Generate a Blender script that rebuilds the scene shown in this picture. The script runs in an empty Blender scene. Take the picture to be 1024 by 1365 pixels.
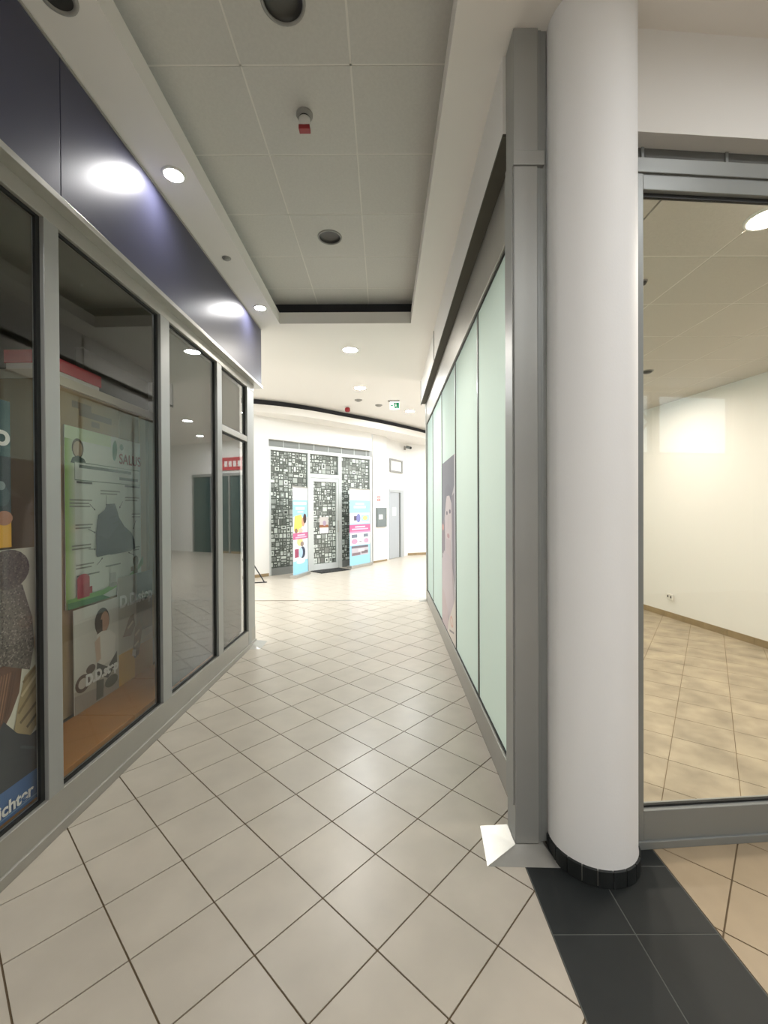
import bpy, math, random
from mathutils import Matrix, Vector
random.seed(7)
SC = bpy.context.scene
COL = SC.collection
# ------------------------------------------------------------------ camera, world, exposure
EYE = 1.55
cam_data = bpy.data.cameras.new('camera')
cam = bpy.data.objects.new('camera', cam_data)
COL.objects.link(cam)
cam_data.sensor_fit = 'HORIZONTAL'
cam_data.sensor_width = 36.0
cam_data.lens = 579.73 / 1024 * 36.0
cam_data.clip_start = 0.02
PITCH, ROLL = -0.0069138, -0.0048245
_f = Vector((0, math.cos(PITCH), math.sin(PITCH)))
_u0 = Vector((0, -math.sin(PITCH), math.cos(PITCH)))
_r = Vector((1, 0, 0)) * math.cos(ROLL) + _u0 * math.sin(ROLL)
_u = Vector((-1, 0, 0)) * math.sin(ROLL) + _u0 * math.cos(ROLL)
cam.matrix_world = Matrix(((_r.x, _u.x, -_f.x, 0), (_r.y, _u.y, -_f.y, 0), (_r.z, _u.z, -_f.z, EYE), (0, 0, 0, 1)))
SC.camera = cam
w = bpy.data.worlds.new('world')
SC.world = w
w.use_nodes = True
w.node_tree.nodes['Background'].inputs[0].default_value = (0.80, 0.90, 1.0, 1)
w.node_tree.nodes['Background'].inputs[1].default_value = 3.0
SC.view_settings.view_transform = 'Standard'
SC.view_settings.look = 'None'
SC.view_settings.gamma = 1.0
SC.view_settings.use_curve_mapping = False
SC.view_settings.exposure = 0.05
SC.cycles.use_denoising = True
SC.cycles.max_bounces = 9
SC.cycles.diffuse_bounces = 5
SC.cycles.glossy_bounces = 5
SC.cycles.transparent_max_bounces = 24
SC.cycles.sample_clamp_indirect = 6.0
# lamp strengths (radiance of the glowing lens) and colours
LAMP = dict(corridor=330, corridor_far=400, hall=590, room=390, behind=165)
TINT = dict(corridor=(1, .98, .965), corridor_far=(1, .95, .88), hall=(.93, .97, 1.0), room=(1, .86, .745), behind=(.98, .99, 1.0))

# ------------------------------------------------------------------ helpers
def lin(c):
    return tuple(((v / 255) / 12.92 if v / 255 <= .04045 else ((v / 255 + .055) / 1.055) ** 2.4) for v in c)

def setin(n, names, val):
    for k in names:
        if k in n.inputs:
            n.inputs[k].default_value = val
            return

def mat(name, rgb, rough=.5, metal=0., noise=0., nscale=6., bump=0., bscale=40., spec=.5, coat=0., random_tint=0., stretch=None):
    m = bpy.data.materials.new(name); m.use_nodes = True
    nt = m.node_tree; b = nt.nodes['Principled BSDF']
    c = lin(rgb)
    b.inputs['Base Color'].default_value = (*c, 1)
    b.inputs['Roughness'].default_value = rough
    b.inputs['Metallic'].default_value = metal
    setin(b, ['Specular IOR Level', 'Specular'], spec)
    if coat: setin(b, ['Coat Weight', 'Clearcoat'], coat)
    geo = nt.nodes.new('ShaderNodeNewGeometry')
    if noise or random_tint:
        val = None
        if noise:
            n = nt.nodes.new('ShaderNodeTexNoise'); n.inputs['Scale'].default_value = nscale; n.inputs['Detail'].default_value = 5
            src = geo.outputs['Position']
            if stretch:
                vm = nt.nodes.new('ShaderNodeVectorMath'); vm.operation = 'MULTIPLY'; vm.inputs[1].default_value = stretch
                nt.links.new(src, vm.inputs[0]); src = vm.outputs[0]
            nt.links.new(src, n.inputs['Vector'])
            mr = nt.nodes.new('ShaderNodeMapRange'); mr.inputs[1].default_value = .3; mr.inputs[2].default_value = .7
            mr.inputs[3].default_value = 1 - noise; mr.inputs[4].default_value = 1 + noise
            nt.links.new(n.outputs['Fac'], mr.inputs[0]); val = mr.outputs[0]
        if random_tint:
            oi = nt.nodes.new('ShaderNodeObjectInfo')
            m2 = nt.nodes.new('ShaderNodeMapRange'); m2.inputs[3].default_value = 1 - random_tint; m2.inputs[4].default_value = 1 + random_tint
            nt.links.new(oi.outputs['Random'], m2.inputs[0])
            if val is None: val = m2.outputs[0]
            else:
                mm = nt.nodes.new('ShaderNodeMath'); mm.operation = 'MULTIPLY'
                nt.links.new(val, mm.inputs[0]); nt.links.new(m2.outputs[0], mm.inputs[1]); val = mm.outputs[0]
        vs = nt.nodes.new('ShaderNodeVectorMath'); vs.operation = 'SCALE'; vs.inputs[0].default_value = c
        nt.links.new(val, vs.inputs['Scale']); nt.links.new(vs.outputs[0], b.inputs['Base Color'])
    if bump:
        n = nt.nodes.new('ShaderNodeTexNoise'); n.inputs['Scale'].default_value = bscale; n.inputs['Detail'].default_value = 4
        nt.links.new(geo.outputs['Position'], n.inputs['Vector'])
        bp = nt.nodes.new('ShaderNodeBump'); bp.inputs['Strength'].default_value = bump; bp.inputs['Distance'].default_value = .01
        nt.links.new(n.outputs['Fac'], bp.inputs['Height']); nt.links.new(bp.outputs[0], b.inputs['Normal'])
    return m

def glass_mat(name, tint=(1, 1, 1), f0=.045, rough=0.0):
    # thin clear pane: Schlick reflection that is the same from both sides
    m = bpy.data.materials.new(name); m.use_nodes = True
    nt = m.node_tree; nt.nodes.remove(nt.nodes['Principled BSDF'])
    out = nt.nodes['Material Output']
    geo = nt.nodes.new('ShaderNodeNewGeometry')
    def node(op, a, b=None):
        n = nt.nodes.new('ShaderNodeMath'); n.operation = op
        for i, v in enumerate((a, b)):
            if v is None: continue
            if isinstance(v, (int, float)): n.inputs[i].default_value = v
            else: nt.links.new(v, n.inputs[i])
        return n.outputs[0]
    dt = nt.nodes.new('ShaderNodeVectorMath'); dt.operation = 'DOT_PRODUCT'
    nt.links.new(geo.outputs['Normal'], dt.inputs[0]); nt.links.new(geo.outputs['Incoming'], dt.inputs[1])
    c = node('ABSOLUTE', dt.outputs['Value'])
    p = node('POWER', node('SUBTRACT', 1.0, c), 5.0)
    fac = node('ADD', node('MULTIPLY', p, 1 - f0), f0)
    tr = nt.nodes.new('ShaderNodeBsdfTransparent'); tr.inputs[0].default_value = (*tint, 1)
    gl = nt.nodes.new('ShaderNodeBsdfGlossy'); gl.inputs['Roughness'].default_value = rough
    mx = nt.nodes.new('ShaderNodeMixShader')
    nt.links.new(fac, mx.inputs[0]); nt.links.new(tr.outputs[0], mx.inputs[1]); nt.links.new(gl.outputs[0], mx.inputs[2])
    nt.links.new(mx.outputs[0], out.inputs['Surface'])
    return m

def film_mat(name, rgb, trans=.6):
    m = bpy.data.materials.new(name); m.use_nodes = True
    nt = m.node_tree; nt.nodes.remove(nt.nodes['Principled BSDF'])
    out = nt.nodes['Material Output']; c = lin(rgb)
    d = nt.nodes.new('ShaderNodeBsdfDiffuse'); d.inputs[0].default_value = (*c, 1)
    t = nt.nodes.new('ShaderNodeBsdfTranslucent'); t.inputs[0].default_value = (*c, 1)
    mx = nt.nodes.new('ShaderNodeMixShader'); mx.inputs[0].default_value = trans
    nt.links.new(d.outputs[0], mx.inputs[1]); nt.links.new(t.outputs[0], mx.inputs[2])
    nt.links.new(mx.outputs[0], out.inputs['Surface'])
    return m

def emit_mat(name, rgb, s):
    m = bpy.data.materials.new(name); m.use_nodes = True
    b = m.node_tree.nodes['Principled BSDF']
    b.inputs['Base Color'].default_value = (.8, .8, .8, 1)
    setin(b, ['Emission Color', 'Emission'], (*rgb, 1)); b.inputs['Emission Strength'].default_value = s
    return m

def print_mat(name, rough=.45, trans=0.):
    m = bpy.data.materials.new(name); m.use_nodes = True
    nt = m.node_tree; b = nt.nodes['Principled BSDF']
    a = nt.nodes.new('ShaderNodeAttribute'); a.attribute_name = 'ink'
    b.inputs['Roughness'].default_value = rough
    nt.links.new(a.outputs['Color'], b.inputs['Base Color'])
    return m

class MB:
    def __init__(s): s.v = []; s.f = []; s.sm = []; s.c = []
    def add(s, vs, fs, smooth=False, ink=None):
        n = len(s.v); s.v += [tuple(p) for p in vs]
        for f in fs: s.f.append(tuple(i + n for i in f)); s.sm.append(smooth); s.c.append(ink)
        return s
    def box(s, x0, x1, y0, y1, z0, z1):
        x0, x1 = sorted((x0, x1)); y0, y1 = sorted((y0, y1)); z0, z1 = sorted((z0, z1))
        return s.add([(x0, y0, z0), (x1, y0, z0), (x1, y1, z0), (x0, y1, z0), (x0, y0, z1), (x1, y0, z1), (x1, y1, z1), (x0, y1, z1)],
                     [(3, 2, 1, 0), (4, 5, 6, 7), (0, 1, 5, 4), (1, 2, 6, 5), (2, 3, 7, 6), (3, 0, 4, 7)])
    def prism(s, poly, z0, z1):
        a = sum(poly[i][0] * poly[(i + 1) % len(poly)][1] - poly[(i + 1) % len(poly)][0] * poly[i][1] for i in range(len(poly)))
        if a < 0: poly = poly[::-1]
        n = len(poly)
        return s.add([(x, y, z0) for x, y in poly] + [(x, y, z1) for x, y in poly],
                     [tuple(range(n))[::-1], tuple(range(n, 2 * n))] + [(i, (i + 1) % n, n + (i + 1) % n, n + i) for i in range(n)])
    def lathe(s, prof, n=32, cx=0, cy=0, smooth=True, a0=0., a1=2 * math.pi):
        full = abs(a1 - a0 - 2 * math.pi) < 1e-6
        k = n if full else n + 1
        vs = []
        for r, z in prof:
            for i in range(k):
                a = a0 + (a1 - a0) * i / n
                vs.append((cx + r * math.cos(a), cy + r * math.sin(a), z))
        fs = []
        for j in range(len(prof) - 1):
            for i in range(n):
                i2 = (i + 1) % k
                fs.append((j * k + i, j * k + i2, (j + 1) * k + i2, (j + 1) * k + i))
        return s.add(vs, fs, smooth)
    def disc(s, r, z, n=32, cx=0, cy=0, up=True):
        vs = [(cx + r * math.cos(2 * math.pi * i / n), cy + r * math.sin(2 * math.pi * i / n), z) for i in range(n)]
        return s.add(vs, [tuple(range(n)) if up else tuple(range(n))[::-1]])
    def tube(s, p0, p1, r, n=10):
        p0, p1 = Vector(p0), Vector(p1); d = (p1 - p0).normalized()
        a = d.orthogonal().normalized(); b = d.cross(a)
        vs = [p + r * (a * math.cos(2 * math.pi * i / n) + b * math.sin(2 * math.pi * i / n)) for p in (p0, p1) for i in range(n)]
        s.add(vs, [(i, (i + 1) % n, n + (i + 1) % n, n + i) for i in range(n)], True)
        return s.add(vs, [tuple(range(n))[::-1], tuple(range(n, 2 * n))])
    def mesh(s, name):
        me = bpy.data.meshes.new(name); me.from_pydata(s.v, [], s.f); me.update()
        for p, q in zip(me.polygons, s.sm): p.use_smooth = q
        if any(c is not None for c in s.c):
            at = me.color_attributes.new('ink', 'FLOAT_COLOR', 'CORNER')
            for p, c in zip(me.polygons, s.c):
                cc = (*lin(c), 1)
                for li in p.loop_indices: at.data[li].color = cc
        return me
    def build(s, name, m, parent=None, bevel=0.):
        return obj(name, s.mesh(name), m, parent, bevel)

def obj(name, me, m, parent=None, bevel=0.):
    o = bpy.data.objects.new(name, me); COL.objects.link(o)
    if m is not None and not me.materials: me.materials.append(m)
    if parent is not None: o.parent = parent
    if bevel:
        b = o.modifiers.new('bevel', 'BEVEL'); b.width = bevel; b.segments = 2; b.limit_method = 'ANGLE'
    return o

def tag(o, label, cat=None, group=None, kind=None):
    if label: o['label'] = label
    if cat: o['category'] = cat
    if group: o['group'] = group
    if kind: o['kind'] = kind
    return o

def thing(name, label, cat, loc=(0, 0, 0), rz=0., group=None, kind=None):
    o = bpy.data.objects.new(name, None); COL.objects.link(o)
    o.empty_display_size = .1
    o.location = loc; o.rotation_euler = (0, 0, rz)
    return tag(o, label, cat, group, kind)

def struct(name, mb, m, label, cat='wall', bevel=0.):
    return tag(mb.build(name, m, None, bevel), label, cat, None, 'structure')

def frame_pt(org, rz, x, y, z=0.):
    c, s = math.cos(rz), math.sin(rz)
    return (org[0] + c * x - s * y, org[1] + s * x + c * y, z)

# flat printing: coloured shapes laid on a sheet facing local +x (y = to the right, z = up)
class Ink:
    def __init__(s, y0, z0, wd, ht, x=0.): s.y0, s.z0, s.w, s.h, s.x = y0, z0, wd, ht, x; s.m = MB(); s.k = 0
    def poly(s, pts, c):
        s.k += 1; x = s.x + .00025 * s.k
        a = sum(pts[i][0] * pts[(i + 1) % len(pts)][1] - pts[(i + 1) % len(pts)][0] * pts[i][1] for i in range(len(pts)))
        if a < 0: pts = pts[::-1]
        s.m.add([(x, s.y0 + p[0] * s.w, s.z0 + p[1] * s.h) for p in pts], [tuple(range(len(pts)))], False, c); return s
    def rect(s, a0, a1, b0, b1, c, same=False):
        if same: s.k -= 1
        return s.poly([(a0, b0), (a1, b0), (a1, b1), (a0, b1)], c)
    def oval(s, cx, cy, rx, ry, c, n=20, rot=0.):
        return s.poly([(cx + rx * math.cos(t) * math.cos(rot) - ry * math.sin(t) * math.sin(rot),
                        cy + rx * math.cos(t) * math.sin(rot) + ry * math.sin(t) * math.cos(rot)) for t in [2 * math.pi * i / n for i in range(n)]], c)
    def line(s, a, b, wd, c):
        dx, dy = (b[0] - a[0]) * s.w, (b[1] - a[1]) * s.h; L = math.hypot(dx, dy) or 1
        nx, ny = -dy / L * wd / 2 / s.w, dx / L * wd / 2 / s.h
        return s.poly([(a[0] + nx, a[1] + ny), (b[0] + nx, b[1] + ny), (b[0] - nx, b[1] - ny), (a[0] - nx, a[1] - ny)], c)
    def textlines(s, a0, a1, b, n, gap, c, hgt=.006, var=.25):
        for i in range(n):
            e = a1 - (a1 - a0) * random.random() * var
            s.rect(a0, e, b - i * gap - hgt, b - i * gap, c, same=i > 0)
        return s
    def build(s, name, parent, m=None): return s.m.build(name, m or M['print'], parent)

def lettering(text, size, m, parent, y, z, x, name='lettering', slant=0., shear=0., bold=.0, y1=None):
    cu = bpy.data.curves.new('t', 'FONT'); cu.body = text; cu.size = size; cu.extrude = .0006; cu.offset = bold
    to = bpy.data.objects.new('t', cu); COL.objects.link(to)
    bpy.context.view_layer.update()
    me = bpy.data.meshes.new_from_object(to.evaluated_get(bpy.context.evaluated_depsgraph_get()))
    bpy.data.objects.remove(to); bpy.data.curves.remove(cu)
    cs, sn = math.cos(slant), math.sin(slant)
    wmin, wmax = min(v.co.x for v in me.vertices), max(v.co.x for v in me.vertices)
    kx = (y1 - y) / (wmax - wmin) if y1 else 1.
    for v in me.vertices:
        a, b = (v.co.x - wmin) * kx + shear * v.co.y, v.co.y
        v.co = (x + .001 + v.co.z, y + a * cs - b * sn, z + a * sn + b * cs)
    me.materials.clear()
    return obj(name, me, m, parent)

# ------------------------------------------------------------------ materials
M = dict(
    tile=mat('beige_floor_tile', (186, 177, 163), .30, noise=.06, nscale=5, random_tint=.025, stretch=(1, 1, 1), spec=.45),
    hall_tile=mat('hall_floor_tile', (194, 185, 171), .28, noise=.04, nscale=4),
    room_tile=mat('stained_floor_tile', (162, 149, 127), .5, noise=.26, nscale=5, random_tint=.03),
    grout=mat('brown_grout', (104, 88, 66), .9),
    room_grout=mat('grey_brown_grout', (112, 94, 68), .9, noise=.3, nscale=3),
    black_tile=mat('black_floor_tile', (36, 39, 39), .5, noise=.10, nscale=7, spec=.3),
    black_grout=mat('dark_grey_grout', (92, 94, 90), .9),
    white=mat('white_wall_paint', (236, 234, 230), .75, bump=.02, bscale=60),
    soffit=mat('white_soffit_paint', (236, 232, 226), .75, bump=.02, bscale=50),
    column=mat('white_column_paint', (242, 242, 242), .7, bump=.05, bscale=90),
    gap_shade=mat('painted_gap_shade', (52, 52, 55), .9),  # colour stands in for shade in the ceiling gaps
    ceil_tile=mat('mineral_ceiling_tile', (206, 203, 196), .85, noise=.03, nscale=60, random_tint=.012),
    room_ceil=mat('room_ceiling_tile', (196, 191, 182), .85, noise=.05, nscale=70, random_tint=.012),
    tbar=mat('ceiling_tile_bar', (226, 222, 214), .6),
    alu=mat('satin_aluminium', (160, 161, 158), .42, metal=.35, noise=.03, nscale=3),
    alu_warm=mat('brushed_aluminium_rail', (164, 161, 153), .38, metal=.35, noise=.03, nscale=4),
    alu_grey=mat('grey_aluminium_door', (142, 145, 143), .42, metal=.3),
    gasket=mat('black_rubber_gasket', (26, 27, 26), .6),
    navy=mat('navy_fascia_laminate', (58, 59, 80), .38, noise=.05, nscale=3, spec=.55),
    steel=mat('brushed_steel', (190, 188, 182), .32, metal=.75, noise=.06, nscale=12),
    glass=glass_mat('clear_glass', (.95, .97, .96), .04),
    glass_dark=glass_mat('shaded_glass', (.985, .99, .985), .036),
    glass_mirror=glass_mat('reflective_glass', (.95, .96, .95), .085),
    film=film_mat('frosted_film', (217, 238, 238), .6),
    joint=mat('dark_silicone_joint', (52, 56, 54), .5),
    edge=mat('polished_glass_edge', (150, 168, 160), .3),
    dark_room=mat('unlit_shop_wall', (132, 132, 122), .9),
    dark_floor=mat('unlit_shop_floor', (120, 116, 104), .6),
    tan=mat('tan_display_board', (166, 142, 104), .7, noise=.05, nscale=3),
    tan_light=mat('pale_tan_batten', (190, 166, 122), .7),
    cream=mat('cream_shelf_board', (214, 206, 186), .6),
    orange=mat('orange_display_panel', (196, 132, 62), .55, noise=.05, nscale=5),
    red=mat('red_cardboard', (186, 48, 58), .55),
    whitebox=mat('white_cardboard', (228, 224, 216), .6),
    black=mat('black_plastic', (28, 28, 30), .45),
    dark_metal=mat('dark_lamp_reflector', (70, 69, 66), .35, metal=.5),
    grey_plastic=mat('grey_plastic', (150, 148, 142), .5),
    white_plastic=mat('white_plastic', (230, 228, 222), .45),
    red_plastic=mat('red_plastic', (150, 30, 40), .4),
    vent=mat('dark_vent_panel', (98, 98, 94), .6),
    vent_pale=mat('pale_vent_panel', (140, 143, 140), .5),
    lift=mat('lift_door_steel', (186, 191, 196), .4, metal=.2),
    lift_frame=mat('lift_frame_steel', (190, 194, 196), .4, metal=.2),
    cabinet=mat('grey_cabinet_paint', (120, 128, 128), .5),
    skirting=mat('brown_tile_skirting', (150, 130, 98), .5, noise=.12, nscale=6, random_tint=.06),
    paper=mat('white_paper', (236, 236, 232), .7),
    print=print_mat('printed_sheet'),
    film_print=print_mat('printed_window_film', .35),
    red_ink=mat('red_ink', (150, 52, 44), .5),
    white_ink=mat('white_ink', (238, 238, 234), .5),
    exit_green=emit_mat('lit_exit_sign_green', lin((70, 200, 170)), 1.2),
    exit_white=emit_mat('lit_exit_sign_white', (1, 1, 1), 2.2),
    mat_rubber=mat('black_door_mat', (46, 46, 44), .9),
    teal_dark=mat('dark_teal_panel', (58, 80, 80), .6),
    olive=mat('dark_olive_board', (72, 73, 64), .8),
    alu_pale=mat('pale_aluminium', (206, 210, 209), .45, metal=.15),
    tan_tile=mat('tan_floor_tile', (166, 148, 122), .34, noise=.07, nscale=5, random_tint=.02),
    underside_shade=mat('painted_underside_shade', (74, 70, 58), .7),  # shade under the right bulkhead, put into the colour
    outside=mat('outside_ground', (120, 120, 115), .9),
)

# ------------------------------------------------------------------ tiled floors
def clip(poly, region):
    out = list(poly)
    n = len(region)
    for i in range(n):
        ax, ay = region[i]; bx, by = region[(i + 1) % n]
        inp, out = out, []
        if not inp: return []
        for j in range(len(inp)):
            p, q = inp[j], inp[(j + 1) % len(inp)]
            dp = (bx - ax) * (p[1] - ay) - (by - ay) * (p[0] - ax)
            dq = (bx - ax) * (q[1] - ay) - (by - ay) * (q[0] - ax)
            if dp >= 0: out.append(p)
            if (dp >= 0) != (dq >= 0):
                t = dp / (dp - dq); out.append((p[0] + t * (q[0] - p[0]), p[1] + t * (q[1] - p[1])))
    ok = []
    for p in out:
        if not ok or math.hypot(p[0] - ok[-1][0], p[1] - ok[-1][1]) > 1e-4: ok.append(p)
    if len(ok) > 2 and math.hypot(ok[0][0] - ok[-1][0], ok[0][1] - ok[-1][1]) < 1e-4: ok.pop()
    return ok if len(ok) > 2 else []

def area(p): return abs(sum(p[i][0] * p[(i + 1) % len(p)][1] - p[(i + 1) % len(p)][0] * p[i][1] for i in range(len(p)))) / 2

def slab_top(mb, poly, z0, z1, bev=.0015):
    a = sum(poly[i][0] * poly[(i + 1) % len(poly)][1] - poly[(i + 1) % len(poly)][0] * poly[i][1] for i in range(len(poly)))
    if a < 0: poly = poly[::-1]
    n = len(poly)
    mb.add([(x, y, z0) for x, y in poly] + [(x, y, z1) for x, y in poly],
           [tuple(range(n, 2 * n))] + [(i, (i + 1) % n, n + (i + 1) % n, n + i) for i in range(n)])

def tiles(parent, org, s, e1, e2, regions, gap, m, single=False, name='tile', z=0., lo=(-40, -40), hi=(80, 80), keep=None):
    full = MB(); h = s / 2 - gap / 2
    sq = [(e1[0] * a + e2[0] * b, e1[1] * a + e2[1] * b) for a, b in ((-h, -h), (h, -h), (h, h), (-h, h))]
    slab_top(full, sq, -.008, 0)
    fm = full.mesh(name); fm.materials.append(m)
    big = MB(); cnt = 0
    xs = [p[0] for r in regions for p in r]; ys = [p[1] for r in regions for p in r]
    for a in range(lo[0], hi[0]):
        for b in range(lo[1], hi[1]):
            cx = org[0] + s * ((a + .5) * e1[0] + (b + .5) * e2[0]); cy = org[1] + s * ((a + .5) * e1[1] + (b + .5) * e2[1])
            if cx < min(xs) - s or cx > max(xs) + s or cy < min(ys) - s or cy > max(ys) + s: continue
            poly = [(cx + p[0], cy + p[1]) for p in sq]
            pcs = [q for q in (clip(poly, r) for r in regions) if q and area(q) > 2e-5]
            if not pcs: continue
            tot = sum(area(q) for q in pcs)
            if single or (keep and not keep(cx, cy)):
                for q in pcs: slab_top(big, q, z - .008, z)
            elif tot > .999 * area(poly):
                o = bpy.data.objects.new(name, fm); COL.objects.link(o); o.parent = parent; o.location = (cx, cy, z); cnt += 1
            else:
                mb = MB()
                for q in pcs: slab_top(mb, [(p[0] - cx, p[1] - cy) for p in q], -.008, 0)
                o = mb.build(name, m, parent); o.location = (cx, cy, z); cnt += 1
    if big.v:
        o = big.build(name + '_field', m, parent); o['kind'] = 'stuff'
    return cnt

TH = .8194; S = .3022; ORG = (-1.5473, 2.1062)
E1 = (math.cos(TH), math.sin(TH)); E2 = (math.sin(TH), -math.cos(TH))
LX = lambda y: -1.61 + .0207 * y          # line of the left shopfront
RX = lambda y: .63 + .0115 * y            # line of the frosted partition
STRIP0, STRIP1 = .605, 1.212              # black strip

floor = struct('floor', MB().box(-6.5, 8.5, -3.6, 18, -.06, -.004), M['grout'], 'diagonally laid glossy beige tile floor of the shopping passage', 'floor')
# corridor tiles that can be told apart are parts of the floor
RA = [(LX(.3) , .3), (STRIP0 - .003, .3), (STRIP0 - .003, 1.88), (LX(1.88), 1.88)]
RB = [(LX(1.88), 1.88), (RX(1.88), 1.88), (RX(7.36), 7.36), (LX(7.36), 7.36)]
RC = [(-1.6, -3.2), (STRIP0 - .003, -3.2), (STRIP0 - .003, .3), (-1.6, .3)]
near = lambda x, y: y > .55
tiles(floor, ORG, S, E1, E2, [RA, RB, RC], .006, M['tile'], keep=near)
ORG2 = (ORG[0] - .08 * S * E2[0], ORG[1] - .08 * S * E2[1])
dfx = lambda x: 1.961 + .0734 * (x - 1.10)
RD = [(STRIP1 + .003, .35), (2.6, .35), (2.6, dfx(2.6)), (STRIP1 + .003, dfx(STRIP1))]
RE = [(STRIP1 + .003, -3.2), (7.7, -3.2), (7.7, .35), (STRIP1 + .003, .35)]
RF = [(2.6, .35), (7.7, .35), (7.7, dfx(7.7)), (2.6, dfx(2.6))]
tiles(floor, ORG2, S, E1, E2, [RD, RE, RF], .006, M['tan_tile'], keep=lambda x, y: x < 2.0 and y > 1.0)
# hall floor: joints no longer told apart
hall_base = MB()
HALL = [(-6, 5.1), (-1.5, 5.1), (-1.5, 7.36), (.72, 7.41), (8, 7.41), (8, 17.4), (.74, 14.5), (-6, 7.0)]
tiles(floor, ORG, S, E1, E2, [[(-6, 5.1), (LX(5.1), 5.1), (LX(7.36), 7.36), (-6, 7.36)]], .005, M['tile'], single=True, name='side_tile')
tiles(floor, ORG, S, E1, E2, [[(-6, 7.41), (8, 7.41), (8, 17.4), (-6, 17.4)]], .0025, M['hall_tile'], single=True, name='hall_tile')
# thin threshold strip between passage and hall
tr = MB().box(-1.46, .72, 7.362, 7.408, -.01, .001).build('threshold_strip', M['steel'], floor)
# black strip of two tile rows
bt = MB(); slab_top(bt, [(-.1485, -.1475), (.1485, -.1475), (.1485, .1475), (-.1485, .1475)], -.008, 0); btm = bt.mesh('black_tile'); btm.materials.append(M['black_tile'])
MB().box(STRIP0, STRIP1, -3.2, 1.965, -.006, -.0012).build('strip_grout', M['black_grout'], floor)
for j in range(17):
    for i in range(2):
        yc = 1.72 - .3 * j; xc = .7565 + .302 * i
        if yc < -3.0: continue
        o = obj('black_tile', btm, None, floor); o.location = (xc, yc, 0)
for i in range(2):
    o = MB().box(-.149, .149, 1.873 , 1.96, -.008, 0).build('black_tile', M['black_tile'], floor); o.location = (.7565 + .302 * i, 0, 0)

# ------------------------------------------------------------------ ceilings
SZ = 3.70; ST = 3.83
slab = MB()
slab.prism([(-1.75, -3.2), (-1.20, -3.2), (-1.20, 5.05), (-1.75, 5.05)], SZ, ST)
slab.prism([(.322, -3.2), (1.02, -3.2), (1.02, 5.05), (.322, 5.05)], SZ, ST)
slab.prism([(-1.20, -3.2), (.322, -3.2), (.322, -1.4), (-1.20, -1.4)], SZ, ST)
slab.prism([(-1.75, 5.05), (1.02, 5.05), (1.02, 7.42), (.63, 7.34), (-1.05, 6.72), (-1.75, 6.35)], SZ, ST)
slab.prism([(1.02, -3.2), (7.85, -3.2), (7.85, 2.55), (1.02, 2.4)], SZ, ST)
soff = struct('ceiling', slab, M['soffit'], 'white lowered soffit framing the recessed tile ceiling of the passage', 'ceiling')
# recessed tile ceiling above the soffit
CZ = 3.97
rec = struct('ceiling_recess', MB().box(-2.0, 1.06, -1.85, 6.0, CZ + .022, CZ + .06), M['tbar'], 'suspended grey tile ceiling inside the long recess', 'ceiling')
pl = MB()
pl.box(-2.03, -1.99, -1.85, 6.0, ST, CZ + .02); pl.box(1.05, 1.09, -1.85, 6.0, ST, CZ + .02); pl.box(-1.98, 1.04, 5.15, 5.18, ST, CZ - .0005); pl.box(-2.0, 1.06, -1.86, -1.82, ST, CZ + .02)
pl.build('plenum_shade_face', M['gap_shade'], rec)  # dark faces paint the recess shade; the far one sits close to the lip
def ctile_mesh(s, hole=None, nm='ceiling_tile', mm=None):
    mb = MB(); h = s / 2 - .0055
    if not hole: mb.box(-h, h, -h, h, 0, .02)
    else:
        n = 32; ring = [(hole * math.cos(2 * math.pi * i / n), hole * math.sin(2 * math.pi * i / n)) for i in range(n)]
        outr = []
        for x, y in ring:
            k = h / max(abs(x), abs(y)); outr.append((x * k, y * k))
        vs = [(x, y, 0) for x, y in outr] + [(x, y, 0) for x, y in ring] + [(x, y, .02) for x, y in ring]
        mb.add(vs, [(i, n + i, n + (i + 1) % n, (i + 1) % n) for i in range(n)] + [(n + i, 2 * n + i, 2 * n + (i + 1) % n, n + (i + 1) % n) for i in range(n)])
    me = mb.mesh(nm); me.materials.append(mm or M['ceil_tile']); return me
for i in range(6): MB().box(-1.97 + .6 * i - .005, -1.97 + .6 * i + .005, -1.8, 5.95, CZ + .0012, CZ + .021).build('grid_bar', M['tbar'], rec)
for j in range(14): MB().box(-1.97, 1.03, -1.814 + .6 * j - .005, -1.814 + .6 * j + .005, CZ + .0012, CZ + .0208).build('grid_bar', M['tbar'], rec)
ctm = ctile_mesh(.6); cth = ctile_mesh(.6, .1)
holes = [(-.47, 2.086), (-.47, 3.886), (-.47, .286)]
for i in range(5):
    for j in range(13):
        x = -1.67 + .6 * i; y = -1.514 + .6 * j
        hs = any(abs(x - a) < .1 and abs(y - b) < .1 for a, b in holes)
        o = obj('ceiling_tile', cth if hs else ctm, None, rec); o.location = (x, y, CZ)

# hall ceiling, ring soffit along the far shop
struct('ceiling_hall', MB().box(-6.5, 8.5, 5.4, 18, 4.0, 4.06), M['soffit'], 'bright white ceiling of the hall at the end of the passage', 'ceiling')
arc = [(-6.3, 8.2), (-4.2, 8.95), (-3.4, 9.28), (-2.775, 9.55), (-2.215, 9.83), (-1.613, 10.28), (-.968, 10.90), (-.228, 11.60), (.392, 12.27), (1.095, 13.1), (1.8, 14.1), (2.4, 15.0), (2.7, 15.6)]
arcm = []
for i in range(len(arc) - 1):
    p0 = arc[max(i - 1, 0)]; p1 = arc[i]; p2 = arc[i + 1]; p3 = arc[min(i + 2, len(arc) - 1)]
    for k in range(4):
        t = k / 4
        arcm.append(tuple(.5 * (2 * p1[d] + (p2[d] - p0[d]) * t + (2 * p0[d] - 5 * p1[d] + 4 * p2[d] - p3[d]) * t * t + (3 * p1[d] - p0[d] - 3 * p2[d] + p3[d]) * t ** 3) for d in (0, 1)))
arcm.append(arc[-1])
ring = MB()
back = [(x - 1.6, y + 1.75) for x, y in arcm]
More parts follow.
